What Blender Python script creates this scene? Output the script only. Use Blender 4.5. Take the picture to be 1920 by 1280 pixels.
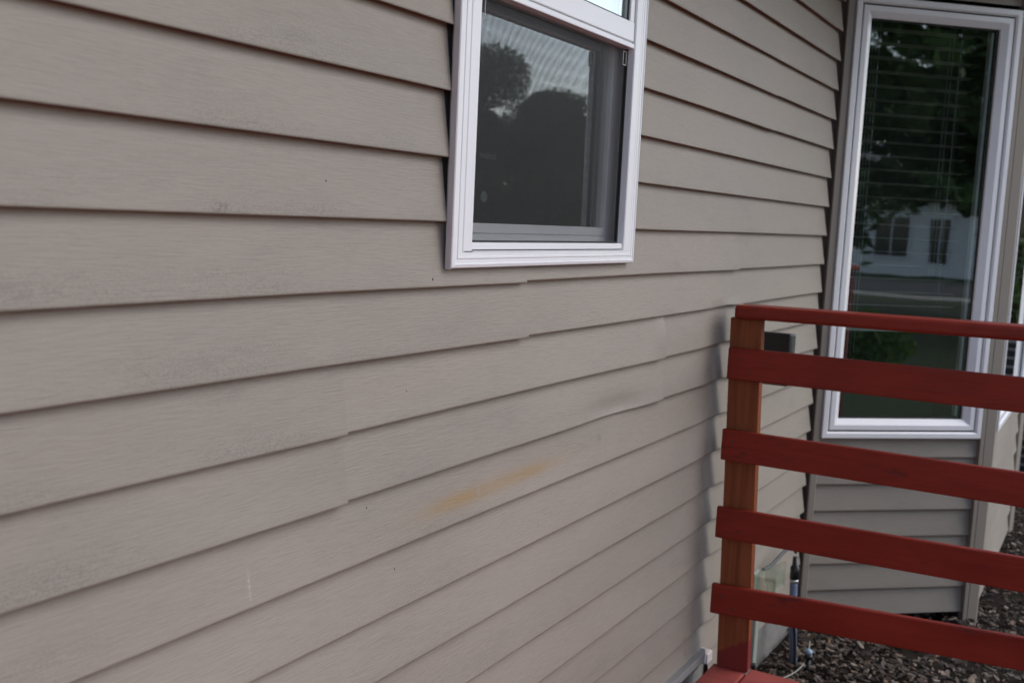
import bpy, bmesh, math, random
import numpy as np
from mathutils import Vector, Matrix, noise as mnoise

R = math.radians
sc = bpy.context.scene
for o in list(bpy.data.objects):
    bpy.data.objects.remove(o)
ZO = 1.48                     # height of the wall's reference lip above the mulch (eye level is 1.49 m)

# ------------------------------------------------------------------ camera
cam_d = bpy.data.cameras.new("camera")
cam = bpy.data.objects.new("camera", cam_d)
sc.collection.objects.link(cam)
_y, _p, _r = R(59.8527451), R(-6.76757163), R(2.70482237)
_f = Vector((math.sin(_y) * math.cos(_p), math.cos(_y) * math.cos(_p), math.sin(_p)))
_rt = Vector((math.cos(_y), -math.sin(_y), 0))
_up = _rt.cross(_f)
_x = _rt * math.cos(_r) + _up * math.sin(_r)
_u = -_rt * math.sin(_r) + _up * math.cos(_r)
M = Matrix((_x, _u, -_f)).transposed().to_4x4()
M.translation = (0, -0.93383, 0.0126 + ZO)
cam.matrix_world = M
cam_d.sensor_width = 36.0
cam_d.lens = 36.0 * 1955.5 / 1920.0
cam_d.clip_start = 0.05
cam_d.clip_end = 500
cam_d.dof.use_dof = True
cam_d.dof.focus_distance = 1.95
cam_d.dof.aperture_fstop = 5.6
sc.camera = cam

# ------------------------------------------------------------------ sky, sun, exposure
SUN_DIR = Vector((0.42, -0.80, 0.85)).normalized()      # towards the sun (behind thin cloud)
world = bpy.data.worlds.new("World")
sc.world = world
world.use_nodes = True
wn = world.node_tree
wn.nodes.clear()
sky = wn.nodes.new("ShaderNodeTexSky")
sky.sky_type = 'NISHITA'
sky.sun_disc = False
sky.sun_elevation = math.asin(SUN_DIR.z)
sky.sun_rotation = math.atan2(SUN_DIR.x, SUN_DIR.y)
sky.air_density = 1.0
sky.dust_density = 1.5
sky.ozone_density = 1.5
bg = wn.nodes.new("ShaderNodeBackground")
bg.inputs[1].default_value = 0.13
wo = wn.nodes.new("ShaderNodeOutputWorld")
hs = wn.nodes.new("ShaderNodeHueSaturation"); hs.inputs['Saturation'].default_value = 0.80     # thin high cloud greys the sky
wn.links.new(sky.outputs[0], hs.inputs['Color']); wn.links.new(hs.outputs[0], bg.inputs[0])
wn.links.new(bg.outputs[0], wo.inputs[0])
sun_d = bpy.data.lights.new("sun", 'SUN')
sun_d.energy = 0.55
sun_d.angle = R(60)
sun_d.color = (1.0, 0.97, 0.93)
sun = bpy.data.objects.new("sun", sun_d)
sun.rotation_euler = (-SUN_DIR).to_track_quat('-Z', 'Y').to_euler()
sun.location = (3, -8, 9)
sc.collection.objects.link(sun)
sc.view_settings.view_transform = 'Standard'
sc.view_settings.look = 'None'
sc.view_settings.gamma = 1.0
sc.view_settings.exposure = 1.1
sc.cycles.max_bounces = 8
sc.cycles.transparent_max_bounces = 12

# ------------------------------------------------------------------ helpers
rng = random.Random(7)


def empty(name, loc, parent=None):
    o = bpy.data.objects.new(name, None)
    o.empty_display_size = 0.1
    o.location = loc
    sc.collection.objects.link(o)
    if parent:
        o.parent = parent
    return o


def tag(o, label=None, cat=None, group=None, kind=None):
    if label: o["label"] = label
    if cat: o["category"] = cat
    if group: o["group"] = group
    if kind: o["kind"] = kind
    return o


def wloc(o):
    v = Vector((0, 0, 0))
    while o is not None:
        v += o.location
        o = o.parent
    return v


class MB:
    """collects faces given in world coordinates, links them as one mesh object"""
    def __init__(s):
        s.v = []; s.f = []; s.sm = []; s.mi = {}; s.pan = []

    def add(s, vs, fs, smooth=False):
        b = len(s.v)
        s.v += [tuple(p) for p in vs]
        for f in fs:
            s.f.append(tuple(i + b for i in f)); s.sm.append(smooth)

    def box(s, lo, hi, T=None):
        x0, y0, z0 = lo; x1, y1, z1 = hi
        vs = [(x0, y0, z0), (x1, y0, z0), (x1, y1, z0), (x0, y1, z0), (x0, y0, z1), (x1, y0, z1), (x1, y1, z1), (x0, y1, z1)]
        if T: vs = [T(*p) for p in vs]
        s.add(vs, [(0, 3, 2, 1), (4, 5, 6, 7), (0, 1, 5, 4), (1, 2, 6, 5), (2, 3, 7, 6), (3, 0, 4, 7)])

    def tube(s, pts, r, n=10, caps=True):
        pts = [Vector(p) for p in pts]
        rs = r if isinstance(r, (list, tuple)) else [r] * len(pts)
        b = len(s.v); a = None
        for i, p in enumerate(pts):
            d = (pts[min(i + 1, len(pts) - 1)] - pts[max(i - 1, 0)]).normalized()
            if a is None:
                a = d.orthogonal().normalized()
            a = (a - d * a.dot(d)).normalized()
            c = d.cross(a)
            for k in range(n):
                t = 2 * math.pi * k / n
                s.v.append(tuple(p + (a * math.cos(t) + c * math.sin(t)) * rs[i]))
        for i in range(len(pts) - 1):
            for k in range(n):
                s.f.append((b + i * n + k, b + i * n + (k + 1) % n, b + (i + 1) * n + (k + 1) % n, b + (i + 1) * n + k)); s.sm.append(True)
        if caps:
            s.f.append(tuple(b + k for k in reversed(range(n)))); s.sm.append(False)
            e = b + (len(pts) - 1) * n
            s.f.append(tuple(e + k for k in range(n))); s.sm.append(False)

    def ring(s, outer, inner, T):
        """mitred frame: outer/inner = profile loops; each entry (x0,z0,x1,z1,depth)"""
        loops = outer + inner
        b = len(s.v)
        for (x0, z0, x1, z1, d) in loops:
            for (x, z) in ((x0, z0), (x1, z0), (x1, z1), (x0, z1)):
                s.v.append(tuple(T(x, d, z)))
        for i in range(len(loops) - 1):
            for k in range(4):
                s.f.append((b + i * 4 + k, b + i * 4 + (k + 1) % 4, b + (i + 1) * 4 + (k + 1) % 4, b + (i + 1) * 4 + k)); s.sm.append(False)

    def build(s, name, mat, parent=None, bevel=0.0, seg=2):
        me = bpy.data.meshes.new(name)
        off = wloc(parent) if parent else Vector((0, 0, 0))
        me.from_pydata([tuple(Vector(p) - off) for p in s.v], [], s.f)
        me.polygons.foreach_set("use_smooth", s.sm)
        if s.pan:
            at = me.attributes.new('panel', 'FLOAT', 'POINT'); arr = np.zeros(len(s.v), np.float32)
            for (b0, b1, val) in s.pan: arr[b0:b1] = val
            at.data.foreach_set('value', arr)
        bm = bmesh.new(); bm.from_mesh(me)
        bmesh.ops.recalc_face_normals(bm, faces=bm.faces) if s.__dict__.get('fixn', True) else None
        bm.to_mesh(me); bm.free()
        for m_ in (mat if isinstance(mat, (list, tuple)) else [mat]): me.materials.append(m_)
        for i_, k_ in s.mi.items(): me.polygons[i_].material_index = k_
        o = bpy.data.objects.new(name, me)
        sc.collection.objects.link(o)
        if parent: o.parent = parent
        if bevel:
            m = o.modifiers.new("edge", 'BEVEL'); m.width = bevel; m.segments = seg; m.limit_method = 'ANGLE'; m.angle_limit = R(40)
            m.harden_normals = False
        return o


# ------------------------------------------------------------------ materials
class NT:
    def __init__(s, name):
        s.m = bpy.data.materials.new(name); s.m.use_nodes = True
        s.t = s.m.node_tree; s.t.nodes.clear()
        s.out = s.n('OutputMaterial')
    def n(s, kind, **kw):
        nd = s.t.nodes.new('ShaderNode' + kind)
        for k, v in kw.items(): setattr(nd, k, v)
        return nd
    def l(s, a, b): s.t.links.new(a, b)
    def put(s, sock, v):
        if hasattr(v, 'is_linked'): s.l(v, sock)
        else: sock.default_value = v
    def math(s, op, a, b=None, c=None, clamp=False):
        nd = s.n('Math', operation=op); nd.use_clamp = clamp
        s.put(nd.inputs[0], a)
        if b is not None: s.put(nd.inputs[1], b)
        if c is not None: s.put(nd.inputs[2], c)
        return nd.outputs[0]
    def mix(s, fac, a, b, mode='MIX'):
        nd = s.n('Mix', data_type='RGBA', blend_type=mode)
        s.put(nd.inputs[0], fac)
        s.put(nd.inputs[6], a if hasattr(a, 'is_linked') else (*a, 1) if len(a) == 3 else a)
        s.put(nd.inputs[7], b if hasattr(b, 'is_linked') else (*b, 1) if len(b) == 3 else b)
        return nd.outputs[2]
    def ramp(s, v, a, b, lo=0.0, hi=1.0, smooth=True):
        nd = s.n('MapRange'); nd.interpolation_type = 'SMOOTHSTEP' if smooth else 'LINEAR'
        s.put(nd.inputs[0], v); nd.inputs[1].default_value = a; nd.inputs[2].default_value = b
        nd.inputs[3].default_value = lo; nd.inputs[4].default_value = hi
        return nd.outputs[0]
    def coords(s):
        return s.n('TexCoord').outputs['Object']
    def mapping(s, v, scale=(1, 1, 1), loc=(0, 0, 0), rot=(0, 0, 0)):
        nd = s.n('Mapping'); s.l(v, nd.inputs[0]); nd.inputs[1].default_value = loc; nd.inputs[2].default_value = rot; nd.inputs[3].default_value = scale
        return nd.outputs[0]
    def noise(s, v, scale, detail=3, rough=0.5, dist=0.0):
        nd = s.n('TexNoise'); s.l(v, nd.inputs['Vector']); nd.inputs['Scale'].default_value = scale
        nd.inputs['Detail'].default_value = detail; nd.inputs['Roughness'].default_value = rough; nd.inputs['Distortion'].default_value = dist
        return nd.outputs[0]
    def bsdf(s, col, rough=0.5, spec=0.5, normal=None, metal=0.0, **kw):
        b = s.n('BsdfPrincipled')
        s.put(b.inputs['Base Color'], col if hasattr(col, 'is_linked') else (*col, 1))
        s.put(b.inputs['Roughness'], rough); s.put(b.inputs['Specular IOR Level'], spec); b.inputs['Metallic'].default_value = metal
        if normal is not None: s.l(normal, b.inputs['Normal'])
        return b
    def bump(s, h, dist=0.001, strength=1.0):
        nd = s.n('Bump'); s.l(h, nd.inputs['Height']); nd.inputs['Distance'].default_value = dist; nd.inputs['Strength'].default_value = strength
        return nd.outputs[0]
    def fin(s, b):
        s.l(b.outputs[0], s.out.inputs[0]); return s.m


def simple(name, col, rough=0.5, spec=0.5, var=0.12, scale=30, bump=0.0, metal=0.0):
    t = NT(name); c = t.coords()
    n = t.noise(c, scale, 4, 0.6)
    n2 = t.noise(c, scale * 0.13, 3)
    f = t.math('ADD', t.math('MULTIPLY', n, 0.6), t.math('MULTIPLY', n2, 0.4))
    d = tuple(max(0, x * (1 - var * 2)) for x in col); u = tuple(min(1, x * (1 + var * 2)) for x in col)
    colr = t.mix(f, d, u)
    nm = t.bump(n, bump) if bump else None
    return t.fin(t.bsdf(colr, t.ramp(n2, 0.3, 0.7, rough * 0.85, min(1, rough * 1.15)), spec, nm, metal))


EXPO = 0.1016


def siding_mat(name, main=True, base=(0.276, 0.246, 0.209)):
    t = NT(name); c = t.n('NewGeometry').outputs['Position']
    sep = t.n('SeparateXYZ'); t.l(c, sep.inputs[0]); X, Z = sep.outputs[0], sep.outputs[2]
    # embossed cedar grain: long streaks that waver
    warp = t.noise(t.mapping(c, (3, 3, 22)), 1.0, 2)
    wz = t.n('CombineXYZ'); t.l(X, wz.inputs[0]); t.l(t.math('MULTIPLY_ADD', warp, 0.012, Z), wz.inputs[2]); t.l(sep.outputs[1], wz.inputs[1])
    g1 = t.noise(t.mapping(wz.outputs[0], (26, 26, 480)), 1.0, 3, 0.6, 0.3)
    g2 = t.noise(t.mapping(wz.outputs[0], (80, 80, 800), (3, 1, 2)), 1.0, 2, 0.6)
    g = t.math('ADD', t.math('MULTIPLY', g1, 0.7), t.math('MULTIPLY', g2, 0.3))
    gs = t.ramp(g, 0.36, 0.62)
    # slow colour drift, chalking
    big = t.noise(t.mapping(c, (1.3, 1.3, 3.0)), 1.0, 3)
    hue = t.noise(t.mapping(c, (0.7, 0.7, 5.0), (5, 2, 9)), 1.0, 2)
    col = t.mix(t.ramp(big, 0.3, 0.7), tuple(x * 0.93 for x in base), tuple(x * 1.05 for x in base))
    col = t.mix(t.ramp(hue, 0.35, 0.65, 0, 0.5), col, (base[0] * 1.02, base[1] * 0.985, base[2] * 0.985))
    # height inside the course: 0 at the lip
    fr = t.math('FRACT', t.math('DIVIDE', t.math('ADD', Z, 100 * EXPO - ZO), EXPO))
    # mildew speckle, thick near the lips and in drifts
    sp = t.noise(t.mapping(c, (260, 260, 520)), 1.0, 3, 0.75)
    drift = t.noise(t.mapping(c, (2.6, 2.6, 9.0), (1, 7, 3)), 1.0, 4, 0.6)
    nearlip = t.ramp(fr, 0.02, 0.60, 1.0, 0.28)
    mild = t.math('MULTIPLY', t.math('MULTIPLY', t.ramp(drift, 0.34, 0.74), nearlip), t.ramp(sp, 0.38, 0.68))
    if main:
        mild = t.math('MULTIPLY', mild, t.ramp(X, 3.2, 0.7, 0.35, 1.0, False))
    isl0 = t.n('Attribute', attribute_name='panel').outputs['Fac']
    mild = t.math('MULTIPLY', mild, t.ramp(isl0, 0.0, 1.0, 1.25, 0.55, False))
    col = t.mix(t.math('MULTIPLY', mild, 0.60), col, (0.065, 0.066, 0.064))
    smear = t.math('MULTIPLY', t.ramp(t.noise(t.mapping(c, (6, 6, 40), (2, 2, 6)), 1.0, 4, 0.65), 0.48, 0.72), t.ramp(drift, 0.45, 0.7))
    col = t.mix(t.math('MULTIPLY', smear, 0.20), col, (0.09, 0.096, 0.094))
    isl = t.n('Attribute', attribute_name='panel').outputs['Fac']
    col = t.mix(1.0, col, t.mix(isl, (0.96, 0.96, 0.96), (1.03, 1.03, 1.03)), 'MULTIPLY')
    # the grain's hollows hold a little dirt
    col = t.mix(t.ramp(gs, 0.0, 0.8, 0.11, 0.0), col, (0.09, 0.072, 0.062))
    if main:
        def gauss(u, c0, w):
            q = t.math('DIVIDE', t.math('SUBTRACT', u, c0), w)
            return t.math('EXPONENT', t.math('MULTIPLY', t.math('MULTIPLY', q, q), -1.0))
        nz = t.noise(t.mapping(c, (22, 22, 90)), 1.0, 4, 0.6)
        # heat-scorched yellow streak on one course
        sl = t.math('MULTIPLY_ADD', X, -0.012, Z)
        s1 = t.math('MULTIPLY', gauss(X, 1.455, 0.080), gauss(sl, ZO - 0.4875, 0.0125))
        s2 = t.math('MULTIPLY', gauss(X, 1.72, 0.085), gauss(sl, ZO - 0.4885, 0.011))
        s3 = t.math('MULTIPLY', gauss(X, 1.60, 0.21), gauss(sl, ZO - 0.4875, 0.015))
        st = t.math('ADD', t.math('MULTIPLY', s1, 0.55), t.math('ADD', t.math('MULTIPLY', s2, 0.38), t.math('MULTIPLY', s3, 0.48)))
        st = t.math('MULTIPLY', st, t.ramp(nz, 0.25, 0.6, 0.85, 1.05), clamp=True)
        scr = t.math('MULTIPLY', gauss(X, 1.527, 0.004), gauss(Z, ZO - 0.464, 0.012))
        st = t.math('MULTIPLY', st, t.math('SUBTRACT', 1.0, t.math('MULTIPLY', scr, 0.8)))
        col = t.mix(t.math('MULTIPLY', st, 0.95), col, (0.275, 0.182, 0.082))
        # shadow of rail and post, painted as a dark band down the siding
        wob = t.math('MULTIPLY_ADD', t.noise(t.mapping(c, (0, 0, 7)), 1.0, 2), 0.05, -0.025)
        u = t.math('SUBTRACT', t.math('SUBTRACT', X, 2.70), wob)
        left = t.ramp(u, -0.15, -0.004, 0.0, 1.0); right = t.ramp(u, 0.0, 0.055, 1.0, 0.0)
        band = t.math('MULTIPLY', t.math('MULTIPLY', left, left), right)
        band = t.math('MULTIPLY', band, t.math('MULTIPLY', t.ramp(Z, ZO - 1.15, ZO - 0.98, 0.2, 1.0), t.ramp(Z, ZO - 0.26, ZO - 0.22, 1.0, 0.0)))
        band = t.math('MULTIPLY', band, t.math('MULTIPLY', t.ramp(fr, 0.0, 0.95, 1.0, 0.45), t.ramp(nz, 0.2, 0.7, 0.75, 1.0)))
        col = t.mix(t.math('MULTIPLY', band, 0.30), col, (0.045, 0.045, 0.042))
        lit_strip = t.math('MULTIPLY', t.math('MULTIPLY', t.ramp(u, 0.02, 0.045), t.ramp(X, 2.80, 2.86, 1.0, 0.0)), t.ramp(Z, ZO - 0.22, ZO - 0.19, 1.0, 0.0))  # brighter strip between shadow band and post, light painted into the colour
        col = t.mix(t.math('MULTIPLY', lit_strip, 0.3), col, (0.245, 0.235, 0.215))
        # faint rust spots low by the deck
        for (px, pz, w) in ((2.69, -0.80, 0.012), (2.63, -1.115, 0.014), (2.70, -1.03, 0.012), (2.66, -1.165, 0.010)):
            q = t.math('MULTIPLY', gauss(X, px, w), gauss(Z, ZO + pz, w * 1.3))
            col = t.mix(t.math('MULTIPLY', t.math('MULTIPLY', q, t.ramp(nz, 0.4, 0.62)), 0.6), col, (0.22, 0.11, 0.06))
        # chalky scrape and a pencil smudge
        q = t.math('MULTIPLY', gauss(X, 0.966, 0.0022), gauss(Z, ZO - 0.478, 0.018))
        col = t.mix(t.math('MULTIPLY', t.math('MULTIPLY', q, t.ramp(sp, 0.45, 0.6)), 0.55), col, (0.62, 0.58, 0.54))
        q = t.math('MULTIPLY', gauss(X, 0.905, 0.012), gauss(Z, ZO + 0.008, 0.006))
        col = t.mix(t.math('MULTIPLY', t.math('MULTIPLY', q, t.ramp(sp, 0.42, 0.58)), 0.7), col, (0.06, 0.06, 0.06))
        q = t.math('MULTIPLY', gauss(X, 2.02, 0.010), gauss(Z, ZO - 0.452, 0.008))
        col = t.mix(t.math('MULTIPLY', q, 0.35), col, (0.10, 0.09, 0.085))
    nm = t.bump(g1, 0.0012, 0.6)
    fine = t.noise(t.mapping(c, (500, 500, 500)), 1.0, 2)
    nd = t.n('Bump'); t.l(fine, nd.inputs['Height']); nd.inputs['Distance'].default_value = 0.0002; nd.inputs['Strength'].default_value = 0.6; t.l(nm, nd.inputs['Normal'])
    return t.fin(t.bsdf(col, t.ramp(big, 0.3, 0.7, 0.52, 0.62), 0.35, nd.outputs[0]))


def wood_paint(name, col, edge, wear=0.5, rough=0.42):
    """painted board: faint grain ridges, dark knots and scuffs, bare patches"""
    t = NT(name); c = t.coords()
    g = t.noise(t.mapping(c, (60, 3, 90)), 1.0, 4, 0.6, 0.4)
    big = t.noise(t.mapping(c, (5, 3, 9)), 1.0, 4, 0.6)
    cl = t.mix(t.ramp(big, 0.3, 0.7), tuple(x * 0.8 for x in col), tuple(x * 1.15 for x in col))
    cl = t.mix(t.ramp(g, 0.52, 0.75, 0, 0.45), cl, tuple(x * 0.55 for x in col))
    sc1 = t.noise(t.mapping(c, (30, 11, 55), (4, 1, 8)), 1.0, 5, 0.7)
    area = t.noise(t.mapping(c, (4, 3.5, 9), (8, 3, 1)), 1.0, 2)
    m = t.math('MULTIPLY', t.ramp(sc1, 0.52, 0.64), t.ramp(area, 0.52, 0.66))
    cl = t.mix(t.math('MULTIPLY', m, wear), cl, edge)
    vo = t.n('TexVoronoi'); t.l(t.mapping(c, (9, 5, 9)), vo.inputs['Vector']); vo.inputs['Scale'].default_value = 1.0
    kn = t.ramp(vo.outputs['Distance'], 0.035, 0.06, 1, 0)
    cl = t.mix(t.math('MULTIPLY', kn, 0.7), cl, tuple(x * 0.25 for x in col))
    h = t.math('ADD', g, t.math('MULTIPLY', m, -0.8))
    nm = t.bump(h, 0.0012, 0.6)
    return t.fin(t.bsdf(cl, t.ramp(big, 0.3, 0.7, rough * 0.85, rough * 1.3), 0.24, nm))


def post_wood(name):
    t = NT(name); c = t.coords()
    sep = t.n('SeparateXYZ'); t.l(c, sep.inputs[0])
    g = t.noise(t.mapping(c, (110, 110, 3.0)), 1.0, 4, 0.6, 0.6)
    g2 = t.noise(t.mapping(c, (26, 26, 1.6)), 1.0, 3, 0.6, 1.2)
    cl = t.mix(t.ramp(g2, 0.3, 0.7), (0.175, 0.044, 0.016), (0.25, 0.072, 0.026))
    cl = t.mix(t.ramp(g, 0.45, 0.75, 0, 0.42), cl, (0.07, 0.022, 0.009))
    # foot slopped with the red deck paint, ragged slanting edge
    lim = t.math('MULTIPLY_ADD', sep.outputs[1], 0.55, t.math('SUBTRACT', sep.outputs[2], 0.062))
    lim = t.math('ADD', lim, t.math('MULTIPLY', t.noise(c, 45, 3), 0.03))
    pm = t.ramp(lim, 0.0, 0.012, 1, 0)
    cl = t.mix(pm, cl, (0.17, 0.022, 0.018))
    nm = t.bump(g, 0.001, 0.5)
    return t.fin(t.bsdf(cl, 0.65, 0.2, nm))


def vinyl(name, col, rough=0.32, dirt=0.25):
    t = NT(name); c = t.coords()
    n = t.noise(t.mapping(c, (2.5, 2.5, 2.5)), 1.0, 2, 0.5)
    s = t.noise(t.mapping(c, (90, 90, 90)), 1.0, 3, 0.7)
    cl = t.mix(t.ramp(n, 0.3, 0.75), col, tuple(x * 0.97 for x in col))
    m = t.math('MULTIPLY', t.ramp(n, 0.5, 0.75), t.ramp(s, 0.5, 0.68))
    cl = t.mix(t.math('MULTIPLY', m, dirt), cl, (0.2, 0.17, 0.15))
    return t.fin(t.bsdf(cl, t.ramp(n, 0.3, 0.7, rough * 0.95, rough * 1.05), 0.45))


def glass_mat(name, tint=(0.86, 0.90, 0.88), boost=3.9):
    t = NT(name)
    lw = t.n('LayerWeight'); lw.inputs[0].default_value = 0.5
    f = t.math('MULTIPLY_ADD', t.math('POWER', lw.outputs['Facing'], 5.0), 0.96, 0.04)
    f = t.math('MULTIPLY', f, boost, clamp=True)
    c = t.coords()
    n = t.noise(t.mapping(c, (2.2, 2.2, 1.4)), 1.0, 2)
    nm = t.bump(n, 0.003, 0.25)
    tr = t.n('BsdfTransparent'); tr.inputs[0].default_value = (*tint, 1)
    gl = t.n('BsdfGlossy'); gl.inputs['Roughness'].default_value = 0.01; t.l(nm, gl.inputs['Normal']); gl.inputs[0].default_value = (1.0, 0.985, 0.965, 1)
    mx = t.n('MixShader'); t.l(f, mx.inputs[0]); t.l(tr.outputs[0], mx.inputs[1]); t.l(gl.outputs[0], mx.inputs[2])
    return t.fin(mx)


def screen_mat(name, pitch=0.00170, wire=0.22):
    t = NT(name); c = t.coords()
    sep = t.n('SeparateXYZ'); t.l(c, sep.inputs[0])
    fx = t.math('FRACT', t.math('DIVIDE', sep.outputs[0], pitch)); fz = t.math('FRACT', t.math('DIVIDE', sep.outputs[2], pitch))
    mk = t.math('MAXIMUM', t.math('LESS_THAN', fx, wire * 1.45), t.math('LESS_THAN', fz, wire))
    tr = t.n('BsdfTransparent')
    b = t.bsdf((0.03, 0.03, 0.031), 0.5, 0.3)
    mx = t.n('MixShader'); t.l(mk, mx.inputs[0]); t.l(tr.outputs[0], mx.inputs[1]); t.l(b.outputs[0], mx.inputs[2])
    return t.fin(mx)


def chips_mat(name):
    t = NT(name)
    gi = t.n('NewGeometry'); c = t.coords()
    cr = t.n('ValToRGB'); t.l(gi.outputs['Random Per Island'], cr.inputs[0])
    e = cr.color_ramp.elements
    e[0].position = 0.0; e[0].color = (0.030, 0.023, 0.018, 1)
    e[1].position = 1.0; e[1].color = (0.30, 0.25, 0.20, 1)
    for p, q in ((0.30, (0.045, 0.035, 0.028)), (0.55, (0.080, 0.062, 0.050)), (0.76, (0.145, 0.120, 0.098)), (0.88, (0.19, 0.118, 0.075))):
        k = e.new(p); k.color = (*q, 1)
    n = t.noise(t.mapping(c, (60, 60, 60)), 1.0, 4, 0.7)
    cl = t.mix(t.ramp(n, 0.3, 0.7, 0.45, 0.0), cr.outputs[0], (0.02, 0.015, 0.012))
    return t.fin(t.bsdf(cl, 0.75, 0.3, t.bump(n, 0.002, 0.7)))


def leaf_mat(name, dark, light):
    t = NT(name); gi = t.n('NewGeometry')
    cl = t.mix(gi.outputs['Random Per Island'], dark, light)
    b = t.bsdf(cl, 0.55, 0.3)
    tl = t.n('BsdfTranslucent'); t.l(cl, tl.inputs[0])
    mx = t.n('MixShader'); mx.inputs[0].default_value = 0.45; t.l(b.outputs[0], mx.inputs[1]); t.l(tl.outputs[0], mx.inputs[2])
    return t.fin(mx)


SIDING = siding_mat("tan_siding", True)
SIDING2 = siding_mat("tan_siding_bay", False)
BUTT = simple("butt_deck_bounce", (0.58, 0.240, 0.170), 0.6, 0.3)  # red-brown paints the deck's bounced light onto the lap undersides
TRIM = vinyl("tan_trim", (0.250, 0.218, 0.184), 0.45, 0.3)
WHITE = vinyl("white_vinyl", (0.76, 0.76, 0.78), 0.30, 0.06)
WHITE_OLD = vinyl("weathered_white", (0.55, 0.50, 0.49), 0.55, 0.6)
GASKET = simple("black_gasket", (0.012, 0.012, 0.013), 0.6)
GLASS = glass_mat("window_glass")
SCREEN = screen_mat("insect_screen")
DARKROOM = simple("dim_room", (0.10, 0.095, 0.09), 0.8, 0.2)
SHADE = simple("white_shade", (0.80, 0.82, 0.82), 0.7, 0.2, 0.06, 160, 0.0006)
BLIND = simple("blind_slats", (0.50, 0.53, 0.53), 0.45)
RED = wood_paint("red_paint", (0.205, 0.0195, 0.0095), (0.045, 0.018, 0.013), 0.6, 0.40)
REDDECK = wood_paint("red_deck_paint", (0.30, 0.062, 0.05), (0.10, 0.05, 0.04), 0.5, 0.55)
POSTW = post_wood("stained_post")
RAWWOOD = simple("raw_wood", (0.52, 0.38, 0.28), 0.8, 0.2)
CONC = simple("concrete", (0.20, 0.195, 0.185), 0.9, 0.2, 0.25, 40, 0.002)
METAL = simple("grey_flashing", (0.24, 0.23, 0.225), 0.5, 0.5)
BLACK = simple("black_plastic", (0.014, 0.014, 0.016), 0.35, 0.5)
CHIPS = chips_mat("bark_chips")
SOIL = simple("dark_soil", (0.025, 0.019, 0.015), 0.95, 0.1, 0.4, 60, 0.01)

# ------------------------------------------------------------------ siding generator
h = EXPO
LIPZ = 0.0160        # how far a lip stands proud of the course's tucked-in top


def siding_strip(mb, T, xa, xb, lipz, h, step=0.03, seed=0, over_r=False, over_l=False, warp=None, top=None, pan=0.5):
    """one course segment. T(x, out, z) -> world. out = 0 at the lip plane, negative into the wall."""
    prof = [(-LIPZ - 0.001, 0.0068), (-0.0075, 0.0038), (-0.0022, 0.0004), (-0.0008, 0.0004), (0.0, 0.0016), (-0.0002, 0.0040)]
    ht = (top if top is not None else h + 0.012)
    for q in (0.12, 0.25, 0.4, 0.55, 0.7, 0.85, 1.0):
        z = 0.004 + (ht - 0.004) * q
        prof.append((-0.0002 - (LIPZ - 0.0002) * ((z - 0.004) / (h + 0.008)) ** 0.92, z))
    n = max(2, int((xb - xa) / step)); xs = [xa + (xb - xa) * i / n for i in range(n + 1)]
    vs = []; P = len(prof)
    def pt(x, o, dz):
        k = dz / h
        oo = o + 0.0016 * mnoise.noise((x * 1.7, seed * 3.1, k * 0.4)) + 0.0005 * mnoise.noise((x * 7, seed * 5.7, k))
        zz = dz + 0.0012 * mnoise.noise((x * 1.1 + 40, seed * 2.3, 0)) * (1 - min(1, k) * 0.6)
        if over_r:
            e = max(0.0, 1 - (xb - x) / 0.55)
            if 2.30 < xb < 2.345:      # this end has curled away from the wall
                c_ = max(0.0, 1 - (xb - x) / 0.085); oo += 0.0095 * c_ * c_ * (0.35 + 0.8 * math.sin(math.pi * min(1, k)))
            oo += 0.0022 * e; zz -= 0.0026 * e * (1 - min(1, k))
        if over_l:
            e = max(0.0, 1 - (x - xa) / 0.10)
            oo -= 0.0010 * e
        if warp:
            a, b = warp(x, lipz + dz, k); oo += a; zz += b * (1 - min(1, k))
        return T(x, oo, lipz + zz)
    for x in xs:
        for (o, dz) in prof: vs.append(pt(x, o, dz))
    fs = []
    for i in range(n):
        for j in range(P - 1):
            a = i * P + j
            fs.append((a, a + P, a + P + 1, a + 1))
    f0 = len(mb.f); v0 = len(mb.v)
    mb.add(vs, fs, True)
    mb.pan.append((v0, len(mb.v), pan))
    for i in range(n):
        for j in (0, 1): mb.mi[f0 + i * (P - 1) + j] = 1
    # cut end of the sheet, a visible thickness
    if over_r:
        base = [pt(xb, o, dz) for (o, dz) in prof]
        cap = -0.0100 if 2.3 < xb < 2.36 else -0.0024
        back = [T(xb - 0.0002, cap, 0) - T(xb - 0.0002, 0, 0) + Vector(p) for p in base]
        vs = base + back
        mb.add(vs, [(j, j + 1, P + j + 1, P + j) for j in range(1, P - 1)], False)


def Tmain(x, o, z): return Vector((x, -o, z + ZO))


XEND = 3.812
W_L, W_R, W_B = 1.392, 2.092, -0.060     # hole left for the near window (hidden under its frame)


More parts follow.
